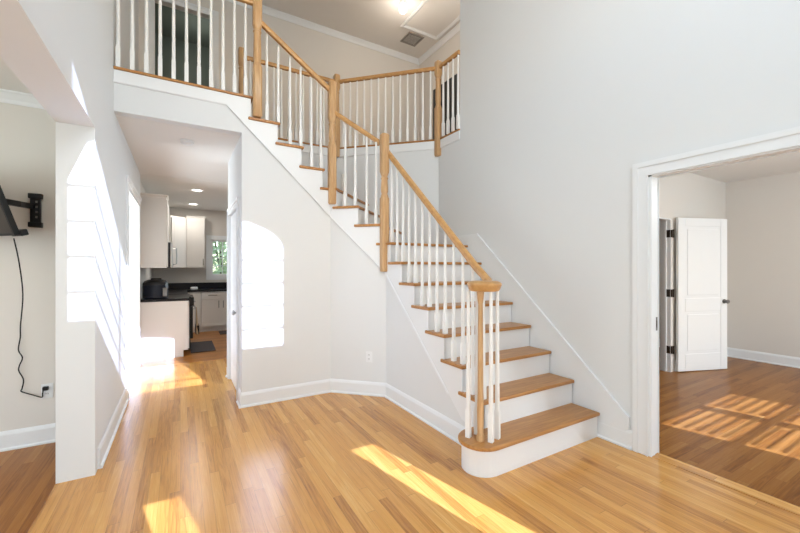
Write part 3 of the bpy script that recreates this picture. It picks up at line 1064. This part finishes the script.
hexa(bm, [(0.237, 7.30, .25), (0.280, 7.33, .25), (0.280, 7.60, .25), (0.237, 7.62, .25), (0.237, 7.36, .705), (0.247, 7.37, .705), (0.247, 7.56, .705), (0.237, 7.57, .705)])
tw = tag(finish(bm, 'dish_towel', M['towel'], bevel=.004), 'tan dish towel hanging from the range handle', 'towel')
bm = NB(); box(bm, 0.228, .284, 7.325, 7.605, .25, .40); finish(bm, 'towel_band', M['black'], tw)
bm = NB(); box(bm, KX, 0.105, 7.97, 9.14, 0.1, 0.88); box(bm, KX, .045, 7.97, 9.14, 0, .1)
tag(finish(bm, 'base_cabinet', M['cab']), 'white base cabinet between the black range and the corner', 'cabinet')
bm = NB()
prism(bm, [(KX, 7.97), (0.125, 7.97), (0.125, 9.12), (1.9, 9.12), (1.9, 9.748), (KX, 9.748)], .88, .92)
o = tag(finish(bm, 'worktop', M['granite'], bevel=.004), 'long black stone worktop turning the corner below the kitchen window', 'worktop')
bm = NB(); box(bm, -.51, 1.9, 9.728, 9.748, .92, 1.06); finish(bm, 'splashback', M['granite'], o)
# back base cabinets
t = thing('base_cabinet', 'plain white corner cabinet front left of the drawer cabinet', 'cabinet', (.26, 9.4, 0))
bm = NB(); box(bm, .125, .385, 9.16, 9.72, .1, .88); box(bm, .125, .385, 9.22, 9.72, 0, .1); finish(bm, 'body', M['cab'], t)
bm = NB(); box(bm, .14, .375, 9.142, 9.16, .12, .865); finish(bm, 'door', M['cab'], t, bevel=.003)
t = thing('base_cabinet', 'white sink base cabinet with one wide drawer front above two doors', 'cabinet', (.8, 9.4, 0))
bm = NB(); box(bm, .39, 1.18, 9.16, 9.72, .1, .88); box(bm, .39, 1.18, 9.22, 9.72, 0, .1); finish(bm, 'body', M['cab'], t)
bm = NB(); box(bm, .40, 1.17, 9.142, 9.16, .72, .865)
dr = finish(bm, 'drawer', M['cab'], t, bevel=.003)
bm = NB(); tube(bm, [(.53, 9.142, .80), (.53, 9.115, .80), (.70, 9.115, .80), (.70, 9.142, .80)], .007); finish(bm, 'handle', M['grey'], dr, smooth=True)
for x0, x1, hx in ((.40, .777, .735), (.783, 1.17, .825)):
    bm = NB(); shaker(bm, x0, x1, .12, .705, 9.16)
    do = finish(bm, 'door', M['cab'], t)
    bm = NB(); tube(bm, [(hx, 9.142, .52), (hx, 9.115, .52), (hx, 9.115, .67), (hx, 9.142, .67)], .007); finish(bm, 'handle', M['grey'], do, smooth=True)
# wall cabinets
t = thing('wall_cabinet', 'tall white wall cabinet end panel facing the hall above the multi-cooker', 'cabinet', (-.36, 7.0, 1.4))
bm = NB(); box(bm, KX, -.19, 6.8, 7.19, 1.40, 2.47); finish(bm, 'body', M['cab'], t)
bm = NB(); sweep(bm, [(KX, 6.8), (-.19, 6.8), (-.19, 7.19)], [(-.02, 0), (.002, 0), (.008, .03), (.028, .05), (.028, .06), (-.02, .06)], -1, 2.465); finish(bm, 'crown_moulding', M['cab'], t)
bm = NB(); box(bm, -.19, -.172, 6.81, 7.185, 1.41, 2.46); finish(bm, 'door', M['cab'], t, bevel=.003)
t = thing('microwave', 'black and steel microwave mounted under a wall cabinet over the range', 'microwave', (-.33, 7.58, 1.4))
bm = NB(); box(bm, KX, -.14, 7.2, 7.955, 1.40, 1.82); finish(bm, 'body', M['black'], t)
bm = NB(); box(bm, -.14, -.115, 7.21, 7.95, 1.41, 1.81); finish(bm, 'door', M['steel'], t)
bm = NB(); tube(bm, [(-.115, 7.80, 1.46), (-.06, 7.80, 1.47), (-.055, 7.80, 1.61), (-.06, 7.80, 1.75), (-.115, 7.80, 1.76)], .012); finish(bm, 'handle', M['steel'], t, smooth=True)
t = thing('wall_cabinet', 'white wall cabinet over the microwave', 'cabinet', (-.36, 7.58, 1.83))
bm = NB(); box(bm, KX, -.19, 7.2, 7.955, 1.825, 2.5); finish(bm, 'body', M['cab'], t)
bm = NB(); box(bm, -.19, -.172, 7.21, 7.945, 1.835, 2.46); finish(bm, 'door', M['cab'], t)
t = thing('wall_cabinet', 'white diagonal corner wall cabinet beyond the microwave', 'cabinet', (-.3, 9.5, 1.4))
bm = NB(); prism(bm, [(KX, 9.73), (KX, 9.12), (-.18, 9.12), (.11, 9.41), (.11, 9.73)], 1.40, 2.50); finish(bm, 'body', M['cab'], t)
bm = NB(); upright(bm, (-.175, 9.115), (.115, 9.405), [(.015, 1.41), (.395, 1.41), (.395, 2.46), (.015, 2.46)], -.018, 0)
do = finish(bm, 'door', M['cab'], t, bevel=.003)
bm = NB(); upright(bm, (-.175, 9.115), (.115, 9.405), [(.07, 1.47), (.34, 1.47), (.34, 2.40), (.07, 2.40)], -.021, -.017); finish(bm, 'door_panel', M['cab'], do)
t = thing('wall_cabinet', 'white wall cabinet with a single door beside the kitchen window', 'cabinet', (.3, 9.58, 1.4))
bm = NB(); box(bm, .115, .475, 9.42, 9.73, 1.40, 2.50); finish(bm, 'body', M['cab'], t)
bm = NB(); shaker(bm, .12, .47, 1.41, 2.46, 9.42)
do = finish(bm, 'door', M['cab'], t)
bm = NB(); tube(bm, [(.44, 9.402, 1.46), (.44, 9.375, 1.46), (.44, 9.375, 1.60), (.44, 9.402, 1.60)], .007); finish(bm, 'handle', M['grey'], do, smooth=True)
bm = NB(); sweep(bm, [(.115, 9.42), (.475, 9.42), (.475, 9.73)], [(-.02, 0), (.002, 0), (.008, .03), (.028, .05), (.028, .06), (-.02, .06)], -1, 2.49); finish(bm, 'crown_moulding', M['cab'], t)
# counter things
t = thing('multi_cooker', 'dark navy multi-cooker with domed lid on the short black worktop', 'cooker', (-.32, 6.98, .92))
bm = NB(); turned(bm, -.335, 6.98, [(.922, .15, .25), (.935, .170, .3), (1.11, .172, .3), (1.135, .165, .25)], 28); finish(bm, 'body', M['navy'], t, smooth=True)
bm = NB(); turned(bm, -.335, 6.98, [(1.136, .170, .25), (1.16, .168, .25), (1.195, .145, .1), (1.215, .10, 0), (1.22, .02, 0)], 28); li_ = finish(bm, 'lid', M['black'], t, smooth=True)
bm = NB(); tube(bm, [(-.40, 6.98, 1.19), (-.39, 6.98, 1.225), (-.26, 6.98, 1.225), (-.25, 6.98, 1.19)], .013); finish(bm, 'lid_handle', M['black'], li_, smooth=True)
bm = NB(); box(bm, -.235, -.175, 6.802, 6.84, .96, 1.09); finish(bm, 'display', M['grey'], t, bevel=.004)
bm = NB(); box(bm, .19, .33, 9.25, 9.36, .9205, .985)
tag(finish(bm, 'soap_dish', M['trim'], bevel=.02, seg=3), 'small white dish on the long black worktop', 'dish')
# mats
bm = NB(); box(bm, .15, .52, 6.98, 7.95, .001, .012); tag(finish(bm, 'floor_mat', M['mat'], bevel=.004), 'dark grey floor mat in front of the black range', 'mat')
bm = NB(); box(bm, .72, 1.5, 8.60, 9.08, .001, .012); tag(finish(bm, 'floor_mat', M['mat'], bevel=.004), 'dark floor mat in front of the sink cabinet', 'mat')
# kitchen window
bm = NB()
wx0, wx1, wz0, wz1 = .62, 1.75, 1.22, 2.06
for a in (0, 1):
    box(bm, wx0 - .10 + a * (wx1 - wx0 + .10), wx0 + a * (wx1 - wx0 + .10), KY - .018, KY, wz0, wz1)
    box(bm, wx0 - .10, wx1 + .10, KY - .020, KY, (wz0 - .10) if a == 0 else wz1, wz0 if a == 0 else wz1 + .10)
    box(bm, wx0 + a * (wx1 - wx0 - .04), wx0 + .04 + a * (wx1 - wx0 - .04), KY + .03, KY + .07, wz0, wz1)
    box(bm, wx0, wx1, KY + .031, KY + .069, wz0 + a * (wz1 - wz0 - .04), wz0 + .04 + a * (wz1 - wz0 - .04))
w4 = struct(bm, 'window_4', M['trim'])
bm = NB()
for k in range(1, 5):
    x = wx0 + .04 + k * .21
    box(bm, x - .009, x + .009, KY + .038, KY + .06, wz0 + .04, wz1 - .04)
for k in range(1, 4):
    z = wz0 + .04 + k * .19
    box(bm, wx0 + .04, wx1 - .04, KY + .038, KY + .06, z - .009, z + .009)
finish(bm, 'window_muntins', M['trim'], w4)
bm = NB(); box(bm, wx0 + .04, wx1 - .04, KY + .047, KY + .051, wz0 + .04, wz1 - .04); finish(bm, 'window_pane', M['glass'], w4)

# shrubs outside the kitchen window


def shrub(x, y, h, r, label):
    t = thing('shrub', label, 'shrub', (x, y, -.3))
    bm = NB()
    for k in range(5):
        a = k * 1.3
        tube(bm, [(x + .05 * cos(a), y + .05 * sin(a), -.3), (x + r * .3 * cos(a), y + r * .3 * sin(a), h * .4), (x + r * .5 * cos(a), y + r * .5 * sin(a), h * .75)], .025, 6)
    finish(bm, 'stem', M['bark'], t)
    bm = NB()
    for k in range(3200):
        a, b, q = random.uniform(0, 2 * pi), random.uniform(-1, 1), random.uniform(.55, 1) ** .5
        c_ = sqrt(1 - b * b)
        p = Vector((x + r * q * c_ * cos(a), y + r * q * c_ * sin(a), h * .5 + h * .52 * q * b))
        n = Vector((random.gauss(0, 1), random.gauss(0, 1), random.gauss(0, 1))).normalized()
        u = n.orthogonal().normalized()
        v = n.cross(u)
        s = random.uniform(.05, .09)
        bm.faces.new([bm.verts.new(p + u * s), bm.verts.new(p + v * s * .5 + n * .01), bm.verts.new(p - u * s), bm.verts.new(p - v * s * .5 + n * .01)])
    f = finish(bm, 'foliage', M['leaf'], t)
    return t


shrub(1.25, 11.9, 3.0, 0.9, 'leafy green shrub seen in the left panes of the kitchen window')
shrub(3.2, 12.2, 3.0, 0.9, 'leafy green shrub outside, beyond the kitchen window on the right')
shrub(2.2, 14.4, 3.6, 1.2, 'taller green shrub behind the others outside the kitchen window')

# ------------------------------------------------------------------ left room: television, mount, cord, outlets
tv = thing('television', 'black flat television tilted on its wall arm in the left room', 'television', (-1.15, 3.62, 1.62))
u = Vector((-0.707, 0.707, 0))
nrm = Vector((-0.707, -0.707, 0))
ti = radians(19)
v = Vector((0, 0, cos(ti))) + nrm * sin(ti)
nn = u.cross(v).normalized()
if nn.dot(nrm) < 0:
    nn = -nn
P0 = Vector((-0.955, 3.46, 1.615))
TW, THt = 0.66, 0.46


def tvbox(bm, a0, a1, b0, b1, d0, d1):
    hexa(bm, [P0 + u * a + v * b + nn * d for d in (d0, d1) for a, b in ((a0, b0), (a1, b0), (a1, b1), (a0, b1))])


bm = NB(); tvbox(bm, 0, TW, 0, THt, -.035, 0); finish(bm, 'casing', M['black'], tv, bevel=.004)
bm = NB(); tvbox(bm, .012, TW - .012, .018, THt - .012, -.001, .0015); finish(bm, 'screen', M['screen'], tv)
bm = NB(); tvbox(bm, -.012, .09, -.012, .03, -.075, -.03); finish(bm, 'lower_housing', M['black'], tv, bevel=.006)

mt = thing('wall_mount', 'black swing arm wall mount holding the television', 'wall mount', (-.985, 4.0, 1.85))
bm = NB()
box(bm, -1.012, -.95, 3.966, 3.9985, 1.73, 1.975)
for a in (0, 1):
    box(bm, -1.022, -.940, 3.958, 3.9985, 1.718 + a * .225, 1.758 + a * .225)
finish(bm, 'wall_plate', M['black'], mt, bevel=.005)
for k in range(4):
    bm = NB()
    turned(bm, -.972, 3.964, [(1.79 + k * .04, .007, 0), (1.806 + k * .04, .007, 0)], 8)
    finish(bm, 'mount_bolt', M['grey'], mt)
bm = NB()
tail = P0 + u * .20 + v * .255 - nn * .037
a0 = Vector((-1.0, 3.97, 1.88))
mid = Vector((-1.03, 3.80, 1.872))
for p, q in ((a0, mid), (mid, tail)):
    d = (q - p).normalized()
    s_ = d.cross(Vector((0, 0, 1))).normalized() * .014
    zv = Vector((0, 0, .02))
    hexa(bm, [p - s_ - zv, p + s_ - zv, q + s_ - zv, q - s_ - zv, p - s_ + zv, p + s_ + zv, q + s_ + zv, q - s_ + zv])
finish(bm, 'arm', M['black'], mt)

cd = thing('power_cord', 'thin black power cord dangling from the television to a wall outlet', 'cord', (-1.06, 3.98, .44))
ctrl = [(-.985, 3.55, 1.60), (-1.0, 3.70, 1.44), (-1.02, 3.85, 1.20), (-1.066, 3.975, .95), (-1.069, 3.982, .86), (-1.08, 3.984, .764), (-1.058, 3.985, .70), (-1.075, 3.985, .64), (-1.078, 3.985, .60),
        (-1.052, 3.985, .528), (-1.060, 3.985, .46), (-1.063, 3.985, .437), (-1.0, 3.985, .40), (-.946, 3.985, .372), (-.942, 3.985, .40), (-.937, 3.985, .425), (-.925, 3.982, .438)]


def smooth_path(c, n=6):
    out = []
    V = [Vector(p) for p in c]
    for i in range(len(V) - 1):
        p0, p1, p2, p3 = V[max(i - 1, 0)], V[i], V[i + 1], V[min(i + 2, len(V) - 1)]
        for k in range(n):
            s = k / n
            out.append(.5 * ((2 * p1) + (p2 - p0) * s + (2 * p0 - 5 * p1 + 4 * p2 - p3) * s * s + (3 * p1 - p0 - 3 * p2 + p3) * s ** 3))
    out.append(V[-1])
    return out


bm = NB(); tube(bm, smooth_path(ctrl), .0042, 7); finish(bm, 'cable', M['black'], cd, smooth=True)
bm = NB(); box(bm, -.94, -.905, 3.962, 3.992, .425, .455); finish(bm, 'plug', M['black'], cd, bevel=.005)


def outlet(p0, p1, s, z, label):
    p = Vector(p0) + (Vector(p1) - Vector(p0)).normalized() * s
    t = thing('wall_outlet', label, 'outlet', (p.x, p.y, z))
    bm = NB(); upright(bm, p0, p1, [(s - .036, z - .058), (s + .036, z - .058), (s + .036, z + .058), (s - .036, z + .058)], 0, -.006); finish(bm, 'cover_plate', M['trim'], t, bevel=.002, seg=1)
    for dz in (-.022, .022):
        bm = NB(); upright(bm, p0, p1, [(s - .016, z + dz - .015), (s + .016, z + dz - .015), (s + .016, z + dz + .015), (s - .016, z + dz + .015)], -.004, -.008)
        so = finish(bm, 'socket', M['trim'], t)
        bm = NB()
        for ds in (-.006, .006):
            upright(bm, p0, p1, [(s + ds - .0015, z + dz - .004), (s + ds + .0015, z + dz - .004), (s + ds + .0015, z + dz + .008), (s + ds - .0015, z + dz + .008)], -.008, -.0086)
        finish(bm, 'slot', M['bronze'], so)


outlet((-5, 4.0), (0, 4.0), 5 - .917, .415, 'white wall outlet in the left room with the black cord plugged in')
s_out = (Vector((1.79, 3.695)) - Vector(B45)).length
outlet(B45, A45, s_out, .418, 'white wall outlet on the wall below the stair winders')
